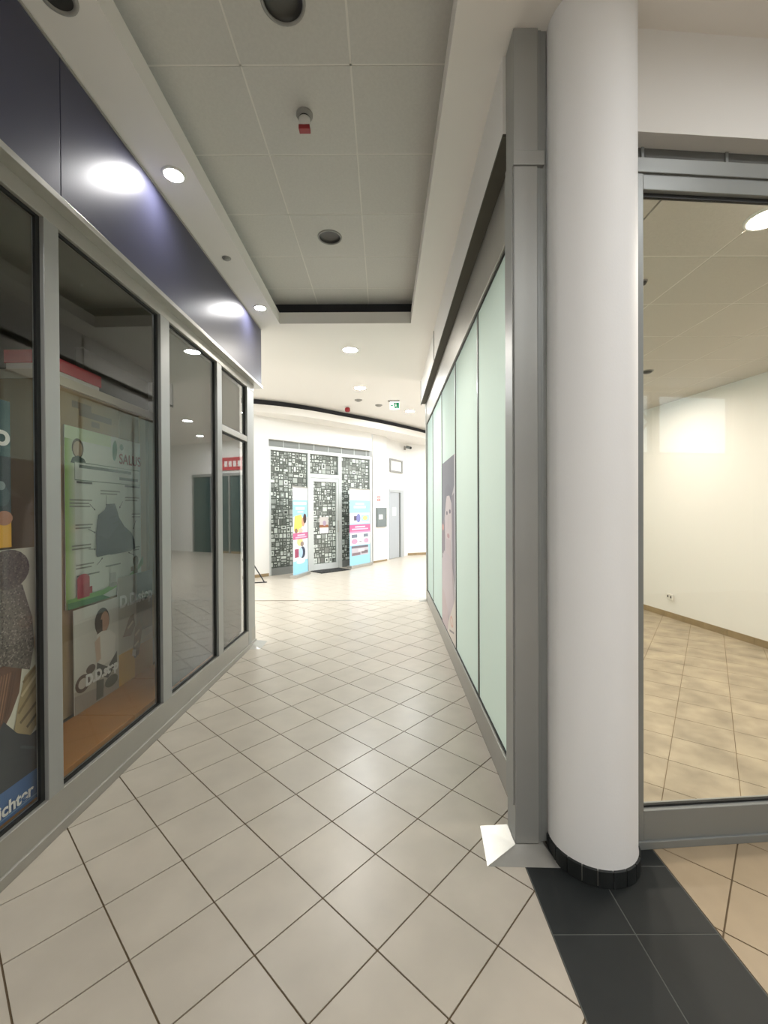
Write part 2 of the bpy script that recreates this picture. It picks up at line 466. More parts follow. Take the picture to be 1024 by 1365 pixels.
for i in range(len(arcm) - 1):
    ring.prism([arcm[i], arcm[i + 1], back[i + 1], back[i]], 3.70, 3.865)
struct('ceiling_ring', ring, M['soffit'], 'curved white bulkhead above the far shop with a dark gap on top', 'ceiling')

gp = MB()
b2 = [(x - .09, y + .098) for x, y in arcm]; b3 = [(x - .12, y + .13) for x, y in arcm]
for i in range(len(arcm) - 1): gp.prism([b2[i], b2[i + 1], b3[i + 1], b3[i]], 3.866, 3.999)  # dark strip supplies the shade inside the gap by its colour
struct('gap_shade_strip_1', gp, M['gap_shade'], 'dark strip painted as shade in the gap above the curved white bulkhead', 'painted shade')

# ------------------------------------------------------------------ walls
AR = math.radians
FA = (-2.653, 10.146); FRZ = AR(-46.69)
DRZ = AR(-85.8); DORG = (1.10, 1.961)
def wall_line(name, p, q, z0, z1, th, m, label):
    dx, dy = q[0] - p[0], q[1] - p[1]; L = math.hypot(dx, dy); nx, ny = -dy / L * th, dx / L * th
    return struct(name, MB().prism([p, q, (q[0] + nx, q[1] + ny), (p[0] + nx, p[1] + ny)], z0, z1), m, label)
# far shop wall: left of the glazing, above it
fl = lambda y, x=0.: frame_pt(FA, FRZ, x, y)[:2]
wf = MB()
wf.prism([fl(-4.7), fl(-.03), fl(-.03, -.15), fl(-4.7, -.15)], 0, 4.0)
wf.prism([fl(-.03), fl(3.18), fl(3.18, -.15), fl(-.03, -.15)], 3.20, 4.0)
struct('wall_far', wf, M['white'], 'white wall around the far shop with patterned windows')
wall_line('wall_lift', (.085, 13.27), (.74, 14.45), 0, 4.0, .2, M['white'], 'white wall holding the lift door and the small high window')
wall_line('wall_end', (.74, 14.45), (8.2, 17.4), 0, 4.0, .2, M['white'], 'white end wall right of the lift')
wall_line('wall_hall_right', (8.1, 17.4), (8.1, 7.2), 0, 4.0, -.2, M['white'], 'white wall closing the hall on the right, out of the picture')
wall_line('wall_hall_left', (-6.0, 5.0), (-6.0, 7.2), 0, 4.0, .2, M['white'], 'white wall closing the hall on the left, out of the picture')
wall_line('wall_shop_corner', (-6.0, 5.08), (-1.66, 5.08), 0, 4.0, -.12, M['white'], 'white end wall of the left shop facing the hall')
wall_line('wall_room_back', (8.2, 7.30), (.76, 7.30), 0, 4.0, -.12, M['white'], 'white end wall of the right shop room')
rw0, rw1 = (3.885, 7.2), (4.56, 1.9)
wall_line('wall_room_right', rw1, rw0, 0, 3.03, -.15, M['white'], 'cream lit wall inside the empty right shop')
wall_line('wall_back', (-2.0, -3.2), (7.85, -3.2), 0, .3, -.15, M['white'], 'low plinth of the wall behind the camera')
# wall behind the camera with two clerestory windows
wb = MB()
W1x, W2x = (5.74, 7.26), (5.05, 5.64)
zA, zB = 2.50, 3.62
wb.box(-2.0, W2x[0], -3.35, -3.2, .3, 3.72); wb.box(W1x[1], 7.85, -3.35, -3.2, .3, 3.72)
wb.box(W2x[0], W1x[1], -3.35, -3.2, .3, zA); wb.box(W2x[0], W1x[1], -3.35, -3.2, zB, 3.72); wb.box(W2x[1], W1x[0], -3.35, -3.2, zA, zB)
struct('wall_rear', wb, M['white'], 'white wall behind the camera with two high windows')
for k, (a, b) in enumerate((W1x, W2x)):
    t = thing('window_%d' % (6 + k), ('wide' if k == 0 else 'narrow braced') + ' high window behind the camera mirrored in the right shop glass', 'window', ((a + b) / 2, -3.27, zA), 0, None, 'structure')
    hw = (b - a) / 2
    f = MB(); f.box(-hw, hw, -.03, .03, 0, .05); f.box(-hw, hw, -.03, .03, zB - zA - .05, zB - zA); f.box(-hw, -hw + .05, -.03, .03, .05, zB - zA - .05); f.box(hw - .05, hw, -.03, .03, .05, zB - zA - .05)
    f.build('frame', M['alu'], t)
    MB().box(-hw + .05, hw - .05, -.004, .004, .05, zB - zA - .05).build('pane', M['glass'], t)
    if k:
        MB().tube((-hw + .06, .03, .06), (hw - .06, .03, .6), .02).build('brace', M['grey_plastic'], t)
        MB().tube((-hw + .06, .03, 1.1), (hw - .06, .03, .6), .02).build('brace', M['grey_plastic'], t)
wall_line('wall_side', (7.7, 2.5), (7.7, -3.3), 0, 3.72, .15, M['white'], 'white side wall behind the camera')
wall_line('wall_left_rear', (-1.62, -3.3), (-1.62, .9), 0, 3.70, .12, M['white'], 'white wall left of the camera before the shopfront')
# unlit shop behind the left glazing
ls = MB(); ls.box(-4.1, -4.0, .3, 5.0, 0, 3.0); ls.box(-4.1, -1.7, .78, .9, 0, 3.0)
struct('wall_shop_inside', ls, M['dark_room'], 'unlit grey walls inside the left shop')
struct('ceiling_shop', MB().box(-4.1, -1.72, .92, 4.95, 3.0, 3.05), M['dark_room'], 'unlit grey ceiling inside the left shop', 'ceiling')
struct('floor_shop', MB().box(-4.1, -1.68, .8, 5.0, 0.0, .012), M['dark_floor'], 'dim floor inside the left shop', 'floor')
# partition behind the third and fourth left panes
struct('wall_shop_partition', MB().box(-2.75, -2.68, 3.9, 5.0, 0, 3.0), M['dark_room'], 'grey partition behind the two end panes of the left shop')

# white bulkhead above the frosted partition and above the right shop door
RRZ = AR(180 - .66)
br = thing('wall_right', 'white bulkhead above the frosted glass partition', 'wall', (.63, 0, 0), RRZ, None, 'structure')
MB().box(-.14, .08, -7.36, -2.085, 3.335, SZ).build('bulkhead', M['white'], br)
MB().box(.08, .086, -5.25, -5.22, 3.335, 3.68).build('joint_cover', M['grey_plastic'], br)
MB().box(.07, .086, -7.37, -7.34, 3.30, SZ).build('corner_trim', M['grey_plastic'], br)
lt = thing('wall_front', 'white lintel above the right shop door', 'wall', (*DORG, 0), DRZ, None, 'structure')
MB().box(-.12, 0.0, -.2, 6.6, 3.24, SZ).build('lintel', M['white'], lt)
MB().box(-.12, 0.0, 2.12, 6.6, 0, 3.24).build('pier', M['white'], lt)

# ------------------------------------------------------------------ left shopfront
LRZ = -math.atan(.0207)
LO = (-1.61, 0)
def LP(u, v, z=0.): return frame_pt(LO, LRZ, u, v, z)
w1 = thing('window_1', 'aluminium framed shop window with posters along the left side', 'shop window', LP(0, 0), LRZ, None, 'structure')
MB().box(-.06, 0, .92, 5.06, .0, .2).build('bottom_rail', M['alu_warm'], w1, .003)
MB().box(-.01, .012, .92, 5.06, 0, .05).build('kick_strip', M['alu_warm'], w1, .003)
MB().box(-.06, 0, .92, 5.06, 2.91, 3.0).build('head_rail', M['alu_warm'], w1, .003)
for a, b in ((.95, 1.04), (2.02, 2.11), (3.03, 3.15), (4.0, 4.11)):
    MB().box(-.06, .001, a, b, .2, 2.91).build('mullion', M['alu'], w1, .003)
MB().box(-.06, .002, 4.82, 4.93, .0, 3.0).build('end_post', M['alu'], w1, .003)
MB().box(-.10, -.004, 4.93, 5.07, .0, 3.0).build('end_post', M['alu'], w1, .01)
MB().box(-.06, .0, 4.11, 4.82, 2.30, 2.36).build('transom', M['alu_warm'], w1, .003)
for a, b, z0, z1 in ((1.04, 2.02, .2, 2.91), (2.11, 3.03, .2, 2.91), (3.15, 4.0, .2, 2.91), (4.11, 4.82, .2, 2.30), (4.11, 4.82, 2.36, 2.91)):
    g = .014
    q = MB(); q.box(-.034, -.02, a, b, z0, z0 + g); q.box(-.034, -.02, a, b, z1 - g, z1); q.box(-.034, -.02, a, a + g, z0 + g, z1 - g); q.box(-.034, -.02, b - g * 1.6, b, z0 + g, z1 - g)
    q.build('gasket', M['gasket'], w1)
    MB().box(-.032, -.026, a + .004, b - .004, z0 + .004, z1 - .004).build('pane', M['glass_dark'] if b < 3.1 else M['glass_mirror'], w1)

# navy fascia above
fa = thing('fascia_board', 'glossy navy fascia above the left shop window', 'fascia', LP(0, 0, 2.99), LRZ)
for a, b in ((.92, 2.058), (2.062, 5.18)):
    MB().box(-.06, .053, a, b, .03, .698).build('panel', M['navy'], fa, .002)
MB().box(-.06, .066, .92, 5.195, .0, .03).build('bottom_trim', M['steel'], fa, .002)
MB().box(.053, .059, .92, 5.18, .69, .702).build('top_trim', M['steel'], fa)

# ------------------------------------------------------------------ display behind the left glass
def lthing(name, label, cat, u, v, z, group=None): return thing(name, label, cat, LP(u, v, z), LRZ, group)
dp = lthing('display_platform', 'low orange display platform behind the left shop window', 'platform', -.28, 2.5, .0)
MB().box(-.21, .18, -1.4, 1.6, .012, .17).build('base', M['tan'], dp)
for a, b in ((-1.4, -.35), (-.345, .35), (.355, .97), (.975, 1.6)):
    MB().box(-.21, .18, a, b, .17, .2).build('panel', M['orange'], dp, .002)
dc = lthing('display_cabinet', 'tan board cabinet behind the green poster', 'cabinet', -.52, 2.62, .0)
for a, b in ((0, .757), (.763, 1.16), (1.165, 1.45)):
    MB().box(-.02, 0, a, b, .2, 2.35).build('board', M['tan'], dc, .002)
MB().box(-.3, -.021, .0, .02, .013, 2.35).build('side_panel', M['tan'], dc)
MB().box(-.02, .012, 1.02, 1.10, .2, 2.34).build('batten', M['tan_light'], dc)
MB().box(-.3, .02, 0, 1.45, 2.35, 2.41).build('shelf', M['cream'], dc, .003)
MB().box(-.3, -.021, 1.43, 1.45, .013, 2.35).build('side_panel', M['tan'], dc)
pr = Ink(.33, 2.19, .34, .10, .0); pr.rect(0, 1, .05, .5, (120, 102, 78)); pr.rect(-.2, .35, .5, .95, (128, 110, 84)); pr.rect(.35, .6, -.5, -.1, (130, 112, 86)); pr.build('stamp', dc)
bx = lthing('shoe_box', 'white box with a red lid on top of the tan cabinet', 'box', -.53, 2.62, 2.41)
MB().box(-.2, 0, .005, .55, 0, .06).build('body', M['whitebox'], bx, .002)
MB().box(-.21, .01, 0, .56, .035, .115).build('lid', M['red'], bx, .002)
for a, b, lb in ((3.31, 4.05, 'dark olive board behind the third pane of the left shop window'), (4.06, 4.81, 'dark olive board behind the end pane of the left shop window')):
    bo = lthing('blackout_board', lb, 'board', -.084, a, .2, 'dark boards behind the end panes')
    MB().box(-.004, .004, 0, b - a, 0, 2.70).build('sheet', M['olive'], bo, .001)
    MB().box(-.02, -.004, .02, .05, 0, 2.70).build('batten', M['tan'], bo)
# green health-shoe poster
po = lthing('poster', 'large white and green poster with a dark ankle boot and arrows', 'poster', -.502, 2.79, .905)
PW, PH = .84, 1.2
sh = MB().box(-.003, 0, 0, PW, 0, PH).build('sheet', M['paper'], po)
k = Ink(0, 0, PW, PH, .0004)
k.rect(0, 1, 0, 1, (222, 230, 218))
for i in range(8):
    t = i / 8; k.rect(.0 + .013 * i, .013 * (i + 1), 0, 1, (int(148 + 70 * t), int(184 + 40 * t), int(96 + 115 * t)), same=i > 0)
k.rect(0, .55, .93, 1, (206, 222, 184))
k.oval(.14, .885, .065, .055, (96, 84, 66)); k.oval(.14, .88, .052, .045, (188, 168, 140)); k.poly([(.06, .80), (.24, .80), (.21, .83), (.14, .845), (.08, .83)], (52, 74, 60))
k.oval(.60, .915, .032, .065, (46, 122, 74), rot=-.15); k.oval(.70, .945, .028, .02, (38, 104, 70))
k.rect(.10, .985, .705, .81, (120, 140, 120)); k.rect(.105, .98, .71, .805, (222, 230, 220))
k.textlines(.15, .85, .795, 1, .03, (92, 104, 92), .018, .05); k.rect(.66, .95, .732, .75, (92, 104, 92))
k.rect(.12, .30, .69, .702, (96, 100, 92)); k.rect(.74, .98, .69, .702, (110, 114, 104))
tc = (150, 156, 142)
for a0, a1, b, n in ((.40, .68, .66, 2), (.04, .30, .60, 3), (.74, .97, .625, 2), (.10, .30, .46, 2), (.06, .28, .345, 2), (.10, .34, .235, 2), (.84, .99, .515, 2), (.86, .99, .29, 2)):
    k.textlines(a0, a1, b, n, .018, tc, .008, .3)
def arrow(a, b):
    k.line(a, b, .004, (70, 72, 66)); dx, dy = b[0] - a[0], b[1] - a[1]; L = math.hypot(dx * PW, dy * PH); ux, uy = dx * PW / L, dy * PH / L
    tip = (b[0] + ux * .016 / PW, b[1] + uy * .016 / PH)
    k.poly([tip, (b[0] - uy * .008 / PW, b[1] + ux * .008 / PH), (b[0] + uy * .008 / PW, b[1] - ux * .008 / PH)], (60, 62, 56))
for a, b in (((.47, .63), (.47, .575)), ((.26, .575), (.315, .545)), ((.70, .595), (.66, .56)), ((.24, .43), (.31, .41)), ((.24, .315), (.31, .31)), ((.34, .215), (.40, .245)), ((.90, .47), (.86, .42)), ((.86, .235), (.79, .255))): arrow(a, b)
k.poly([(.33, .27), (.33, .40), (.35, .47), (.36, .51), (.44, .54), (.56, .55), (.61, .54), (.64, .49), (.72, .43), (.82, .39), (.87, .34), (.88, .285), (.82, .268), (.52, .262), (.50, .268), (.36, .262)], (70, 76, 86)); k.poly([(.44, .54), (.47, .575), (.58, .58), (.61, .54), (.56, .52)], (84, 90, 100)); k.poly([(.33, .40), (.48, .36), (.62, .44), (.61, .54), (.44, .54), (.36, .51)], (80, 86, 96)); k.poly([(.66, .40), (.82, .39), (.87, .34), (.88, .30), (.72, .30)], (62, 68, 78))
k.poly([(.33, .262), (.88, .275), (.87, .295), (.34, .29)], (64, 68, 78))
for i in range(4): k.line((.50 + .05 * i, .49 - .035 * i), (.60 + .05 * i, .50 - .035 * i), .006, (60, 64, 74))
k.line((.36, .38), (.56, .31), .008, (66, 72, 82))
k.textlines(.1, .38, .175, 1, .02, (130, 140, 124), .008, .1); k.textlines(.44, .66, .20, 1, .02, (130, 140, 124), .008, .1)
k.poly([(.0, .0), (.42, .03), (.8, .085), (1, .16), (1, .19), (.78, .11), (.4, .06), (.0, .055)], (110, 172, 84)); k.poly([(0, 0), (.5, 0), (.4, .03), (0, .035)], (60, 132, 70)); k.poly([(.86, .1), (1, .17), (1, .22), (.9, .14)], (84, 142, 70))
k.rect(.10, .24, .045, .15, (178, 62, 76)); k.oval(.17, .15, .07, .03, (186, 70, 84)); k.rect(.22, .27, .06, .10, (170, 56, 70))
k.rect(.5, .58, .08, .15, (190, 196, 186)); k.oval(.54, .075, .06, .015, (164, 170, 158))
k.oval(.88, .195, .045, .035, (96, 84, 50)); k.rect(.85, .91, .11, .17, (110, 96, 56)); k.rect(.80, .84, .13, .16, (120, 100, 60))
k.build('printing', sh)
lettering('SALUS', .11, M['red_ink'], sh, .545, 1.005, .010, bold=.001, y1=.825)
# woman poster
p2 = lthing('poster', 'small pale poster of a seated woman below the green poster', 'poster', -.475, 2.82, .205)
sh = MB().box(-.004, 0, 0, .46, 0, .69).build('sheet', M['paper'], p2)
k = Ink(0, 0, .46, .69, .0004); k.rect(0, 1, 0, 1, (206, 204, 194)); k.rect(0, .5, .86, 1, (218, 216, 206)); k.rect(0, 1, 0, .18, (158, 148, 136)); k.poly([(0, .18), (1, .10), (1, .26), (0, .22)], (178, 170, 156))
k.oval(.60, .80, .17, .14, (62, 50, 42)); k.oval(.66, .79, .10, .105, (188, 148, 124)); k.rect(.48, .60, .66, .82, (66, 52, 44))
k.poly([(.46, .68), (.58, .70), (.78, .68), (.92, .60), (.88, .36), (.55, .34), (.50, .5)], (226, 222, 212)); k.poly([(.42, .62), (.54, .66), (.56, .42), (.46, .40)], (204, 178, 154)); k.poly([(.47, .40), (.72, .30), (.95, .42), (.95, .30), (.72, .18), (.45, .28)], (62, 60, 56))
k.oval(.16, .27, .15, .085, (86, 62, 48)); k.oval(.16, .27, .09, .05, (200, 192, 180)); k.oval(.33, .37, .10, .045, (84, 64, 52)); k.poly([(.45, .22), (.62, .2), (.60, .02), (.44, .02)], (88, 84, 76)); k.oval(.8, .13, .16, .06, (84, 80, 70))
k.build('printing', sh)
lettering('D.D.step', .098, M['white_ink'], sh, .095, .160, .008, bold=.005, y1=.44)
p3 = lthing('poster', 'small grey and yellow poster of patterned shoes beside the woman poster', 'poster', -.482, 3.285, .205)
sh = MB().box(-.004, 0, 0, .47, 0, .83).build('sheet', M['paper'], p3)
k = Ink(0, 0, .47, .83, .0004); k.rect(0, 1, 0, 1, (188, 186, 174)); k.rect(.52, 1, .72, 1, (62, 66, 68)); k.rect(.5, 1, .42, .72, (122, 116, 102)); k.rect(0, .5, .72, 1, (178, 176, 164)); k.rect(0, .45, .0, .29, (216, 168, 58)); k.rect(.45, 1, 0, .29, (194, 142, 62)); k.poly([(0, .29), (1, .36), (1, .29)], (204, 196, 180))
k.poly([(.12, .44), (.30, .60), (.42, .62), (.46, .50), (.34, .42)], (118, 92, 74)); k.poly([(.38, .24), (.46, .48), (.60, .54), (.66, .42), (.56, .20), (.44, .18)], (136, 112, 92)); k.oval(.82, .52, .15, .08, (134, 120, 104)); k.poly([(.36, .22), (.46, .2), (.48, .26), (.38, .28)], (222, 214, 200))
k.line((.25, .5), (.4, .55), .02, (196, 182, 158)); k.line((.45, .4), (.58, .44), .02, (196, 182, 158)); k.line((.43, .3), (.55, .33), .02, (206, 192, 168))
k.build('printing', sh)
lettering('D.D.step', .125, M['white_ink'], sh, .015, .60, .008, bold=.005, y1=.455)
# first pane: two posters near the glass
p4 = lthing('poster', 'tall poster with a grey knitted hat and fur collar above a blue band', 'poster', -.078, 1.22, .205)
W4, H4 = .87, 1.175
sh = MB().box(-.004, 0, 0, W4, 0, H4).build('sheet', M['paper'], p4)
k = Ink(0, 0, W4, H4, .0004); k.rect(0, 1, 0, 1, (216, 214, 196)); k.oval(.985, .62, .05, .07, (198, 176, 150)); k.rect(.9, 1, .40, .52, (206, 212, 186))
k.oval(.44, .40, .30, .22, (214, 178, 152)); k.poly([(.62, .56), (.744, .60), (.86, .55), (.84, .45), (.79, .38), (.70, .30), (.62, .26), (.66, .42)], (104, 70, 54))
for i in range(6): k.line((.74 + .016 * i, .54), (.68 + .018 * i, .33 + .012 * i), .006, random.choice([(140, 98, 74), (88, 58, 46), (156, 112, 84)]))
k.poly([(0, .58), (.2, .56), (.15, .3), (.2, .14), (0, .1)], (104, 70, 54))
k.poly([(.80, .30), (.83, .40), (.87, .50), (.95, .535), (.985, .46), (1.0, .40), (.985, .32), (.90, .255)], (168, 150, 112))
for a, b, c in (((.83, .37), (.96, .46), (132, 114, 80)), ((.85, .43), (.96, .50), (206, 190, 152)), ((.84, .33), (.99, .40), (116, 100, 72)), ((.86, .48), (.94, .52), (140, 120, 84)), ((.88, .30), (.98, .35), (104, 92, 68))): k.line(a, b, .014, c)
k.poly([(0, 0), (0, .2), (.3, .16), (.6, .24), (.744, .37), (.82, .30), (.90, .262), (.95, .27), (1, .285), (1, 0)], (52, 58, 66)); k.line((.84, .24), (.93, .2), .012, (72, 80, 90)); k.line((.93, .2), (.97, .12), .012, (70, 78, 88))
HAT = [(0, .56), (.4, .55), (.744, .575), (.90, .52), (.93, .612), (.92, .724), (.86, .86), (.7, .90), (.4, .9), (.1, .86), (0, .8)]
k.poly(HAT, (112, 104, 98)); k.oval(.78, .925, .125, .075, (98, 86, 82))
def inside(px_, py_):
    r_ = False
    for (ax, ay), (bx_, by_) in zip(HAT, HAT[1:] + HAT[:1]):
        if (ay > py_) != (by_ > py_) and px_ < (bx_ - ax) * (py_ - ay) / (by_ - ay) + ax: r_ = not r_
    return r_
k.k += 1
for i in range(3400):
    a, b = .35 + random.random() * .58, .52 + random.random() * .47
    pom = ((a - .78) / .118) ** 2 + ((b - .925) / .07) ** 2 < 1
    if pom or (inside(a, b) and inside(a + .008, b + .006)):
        k.rect(a, a + .008, b, b + .005, random.choice([(84, 74, 72), (126, 112, 106), (70, 62, 60)] if pom else [(88, 82, 78), (140, 132, 124), (164, 156, 146), (76, 70, 68), (124, 116, 110)]), same=True)
k.rect(0, 1, 0, .115, (62, 104, 156)); k.rect(.55, .95, .012, .018, (110, 150, 190))
k.build('printing', sh)
lettering('Richter', .078, M['white_ink'], sh, .565, .032, .012, bold=.002, y1=.79)
p5 = lthing('poster', 'dark teal poster with a yellow foot at the left picture edge', 'poster', -.078, 1.22, 1.39)
sh = MB().box(-.004, 0, 0, .70, 0, .64).build('sheet', M['paper'], p5)
k = Ink(0, 0, .70, .64, .0004); k.rect(0, 1, 0, 1, (58, 88, 92)); k.rect(0, 1, .18, .62, (38, 58, 62)); k.rect(0, 1, 0, .17, (222, 168, 48)); k.oval(.95, .2, .06, .05, (170, 120, 92)); k.oval(.94, .35, .05, .07, (56, 80, 84)); k.oval(.93, .42, .03, .03, (130, 146, 146)); k.oval(.6, .3, .2, .1, (96, 110, 108))
k.build('printing', sh)
lettering('D.D.step', .135, M['white_ink'], sh, .14, .445, .004, bold=.003, y1=.692)

# ------------------------------------------------------------------ frosted partition on the right
w2 = thing('window_2', 'frosted pale green glass partition along the right side', 'glass partition', (.63, 0, 0), RRZ, None, 'structure')
MB().box(-.07, 0, -7.28, -2.085, 0, .18).build('bottom_rail', M['alu_warm'], w2, .003)
MB().box(-.07, 0, -7.28, -2.085, 2.97, 3.335).build('head_rail', M['alu_warm'], w2, .003)
MB().box(.001, .079, -7.36, -2.085, 3.318, 3.3345).build('painted_shade_strip', M['underside_shade'], w2)  # dark strip that paints in the shade under the bulkhead
MB().box(-.10, .006, -7.37, -7.28, 0, 3.335).build('end_post', M['alu'], w2, .004)
ed = [2.10, 3.153, 4.217, 5.306, 6.39, 7.28]
for i in range(5):
    MB().box(-.03, -.022, -ed[i + 1] + .008, -ed[i] - .008, .18, 2.97).build('pane', M['glass'], w2)
    q = MB(); q.add([(-.021, -ed[i + 1] + .008, .18), (-.021, -ed[i] - .045, .18), (-.021, -ed[i] - .045, 2.97), (-.021, -ed[i + 1] + .008, 2.97)], [(0, 1, 2, 3)])
    q.build('frosted_film', M['film'], w2)
    if i:
        MB().box(-.04, -.016, -ed[i] - .014, -ed[i] + .012, .18, 2.97).build('silicone_joint', M['joint'], w2)
        MB().box(-.022, -.0195, -ed[i] - .045, -ed[i] - .014, .18, 2.97).build('pane_edge', M['edge'], w2)
q = MB(); q.box(-.03, -.012, -7.28, -2.1, .18, .19); q.box(-.03, -.012, -7.28, -2.1, 2.958, 2.97); q.build('gasket', M['gasket'], w2)
# portrait on the third pane
pp = thing('window_portrait', 'tall faded portrait print on the third frosted pane', 'poster', frame_pt((.63, 0), RRZ, -.0185, -5.30, .19), RRZ)
WP, HP = 1.07, 1.9
sh = MB().box(-.0015, 0, 0, WP, 0, HP).build('sheet', M['paper'], pp)
k = Ink(0, 0, WP, HP, .0004); k.rect(0, 1, 0, 1, (206, 198, 200)); k.poly([(0, .62), (0, 1), (.92, 1), (.92, .84), (.7, .76), (.4, .80), (.15, .62)], (128, 128, 138)); k.rect(.92, 1, .3, 1, (210, 210, 214))
k.oval(.52, .65, .25, .165, (214, 200, 200)); k.poly([(.36, .54), (.68, .54), (.72, .40), (.30, .40)], (204, 188, 190)); k.poly([(.2, .70), (.26, .83), (.5, .86), (.76, .82), (.82, .68), (.76, .74), (.6, .79), (.4, .79), (.28, .74)], (124, 122, 132)); k.poly([(.74, .78), (.92, .80), (.95, .3), (.8, .4), (.78, .6)], (148, 138, 148)); k.poly([(.0, .62), (.22, .66), (.26, .42), (.0, .44)], (140, 128, 138)); k.oval(.42, .69, .06, .012, (120, 108, 116)); k.oval(.64, .70, .06, .012, (120, 108, 116)); k.oval(.52, .56, .09, .014, (190, 150, 152)); k.line((.53, .68), (.50, .60), .02, (196, 180, 182)); k.oval(.1, .6, .08, .02, (206, 150, 140))
k.poly([(.2, .46), (.8, .44), (.9, .2), (.7, .1), (0, .16), (0, .4)], (200, 186, 190)); k.poly([(0, 0), (1, 0), (1, .26), (.75, .16), (.4, .02)], (226, 216, 206)); k.poly([(0, 0), (.45, 0), (.55, .1), (.2, .2), (0, .22)], (196, 178, 180)); k.oval(.75, .1, .1, .03, (222, 178, 160)); k.oval(.76, .1, .07, .018, (228, 212, 200)); k.line((.6, .03), (.9, .06), .02, (150, 140, 136))
k.build('printing', sh)

# aluminium corner post beside the column
cp = thing('corner_post', 'tall grey aluminium post with a collar beside the round column', 'post', (.648, 2.02, 0))
MB().box(-.06, .048, -.062, .062, .031, 3.085).build('shaft', M['alu'], cp, .004)
MB().box(.048, .066, -.05, .062, .031, 3.085).build('side_strip', M['alu_grey'], cp, .002)
MB().box(-.063, .078, -.068, .066, 3.085, 3.15).build('collar', M['alu'], cp, .004)
MB().box(-.06, .052, -.062, .062, 3.15, SZ).build('upper_shaft', M['alu'], cp, .006)
MB().box(.052, .068, -.05, .062, 3.15, SZ).build('side_strip', M['alu_grey'], cp, .002)
MB().box(.0665, .092, -.045, -.015, .031, SZ).build('filler_plate', M['alu_grey'], cp)
MB().box(-.066, -.06, -.05, .06, .2, 3.085).build('edge_trim', M['alu'], cp)

def foot_guard(label, pts_floor, pts_top, z):
    q = MB(); n = len(pts_floor)
    q.add([(x, y, .0005) for x, y in pts_floor] + [(x, y, z) for x, y in pts_top], [(i, (i + 1) % n, n + (i + 1) % n, n + i) for i in range(n)] + [tuple(range(n, 2 * n)), tuple(range(n))[::-1]])
    cx = sum(p[0] for p in pts_floor) / n; cy = sum(p[1] for p in pts_floor) / n
    q.v = [(x - cx, y - cy, zz) for x, y, zz in q.v]
    o = q.build('post_foot_guard', M['steel']); o.location = (cx, cy, 0)
    return tag(o, label, 'foot guard', 'sloped steel foot guards')
foot_guard('sloped steel foot guard at the post beside the column', [(.44, 1.872), (.755, 1.862), (.735, 2.10), (.462, 2.113)], [(.586, 1.957), (.715, 1.957), (.715, 2.083), (.586, 2.083)], .03)
foot_guard('sloped steel foot guard at the far end of the left shop window', [(-1.51, 4.80), (-1.38, 4.82), (-1.38, 5.12), (-1.51, 5.10)], [(-1.505, 4.93), (-1.50, 4.93), (-1.50, 5.07), (-1.505, 5.07)], .03)
foot_guard('sloped steel foot guard at the far end of the frosted partition', [(.58, 7.24), (.70, 7.24), (.70, 7.36), (.58, 7.36)], [(.695, 7.28), (.70, 7.28), (.70, 7.35), (.695, 7.35)], .03)

# ------------------------------------------------------------------ round column
CXY = (.926, 1.948)
co = thing('column', 'round white column with a black tiled foot', 'column', (*CXY, 0))
q = MB(); q.lathe([(.186, .07), (.184, .09), (.184, SZ)], 64); q.build('shaft', M['column'], co)
q = MB(); q.lathe([(.1855, .001), (.1855, .074), (.17, .074)], 64); q.build('mortar', M['grey_plastic'], co)
n = 20
base_mb = MB(); da = 2 * math.pi / n
base_mb.lathe([(.186, .002), (.1935, .002), (.1935, .068), (.186, .072)], 4, smooth=False, a0=.012, a1=da - .012)
base_mb.add([(r * math.cos(a), r * math.sin(a), z) for a in (.012, da - .012) for r, z in ((.186, .002), (.1935, .002), (.1935, .068), (.186, .072))], [(0, 1, 2, 3), (7, 6, 5, 4)])
bm_ = base_mb.mesh('base_tile'); bm_.materials.append(M['black_tile'])
for i in range(n):
    o = obj('base_tile', bm_, None, co); o.rotation_euler = (0, 0, da * i)

# ------------------------------------------------------------------ right shop door glazing
w3 = thing('window_3', 'grey aluminium framed glass front of the empty right shop', 'shop window', (*DORG, 0), DRZ, None, 'structure')
for a, b in ((-.02, .075), (.96, 1.04), (2.04, 2.12)):
    MB().box(-.07, 0, a, b, 0, 3.12).build('stile', M['alu_grey'], w3, .003)
for a, b in ((.075, .96), (1.04, 2.04)):
    MB().box(-.065, -.003, a, b, .0, .17).build('bottom_rail', M['alu_grey'], w3, .003)
    MB().box(-.065, -.003, a, b, 2.985, 3.12).build('head_rail', M['alu_grey'], w3, .003)
    q = MB(); q.box(-.04, -.025, a, b, 2.967, 2.985); q.box(-.04, -.025, a, b, .17, .18); q.build('gasket', M['gasket'], w3)
    MB().box(-.036, -.028, a + .002, b - .002, .18, 2.967).build('pane', M['glass'], w3)
MB().box(-.003, .008, -.02, 2.04, .0, .035).build('kick_strip', M['alu_grey'], w3, .002)
MB().box(0, .008, -.02, 2.12, 3.055, 3.12).build('head_trim', M['alu_grey'], w3, .002)
for a, b in ((-.02, .12), (.14, .54), (.555, .955), (.97, 1.37), (1.385, 1.785), (1.80, 2.12)):
    MB().box(-.11, -.085, a, b, 3.12, 3.24).build('vent_panel', M['vent'], w3)
    MB().box(-.11, -.078, b, b + .014, 3.12, 3.24).build('vent_divider', M['alu_grey'], w3)

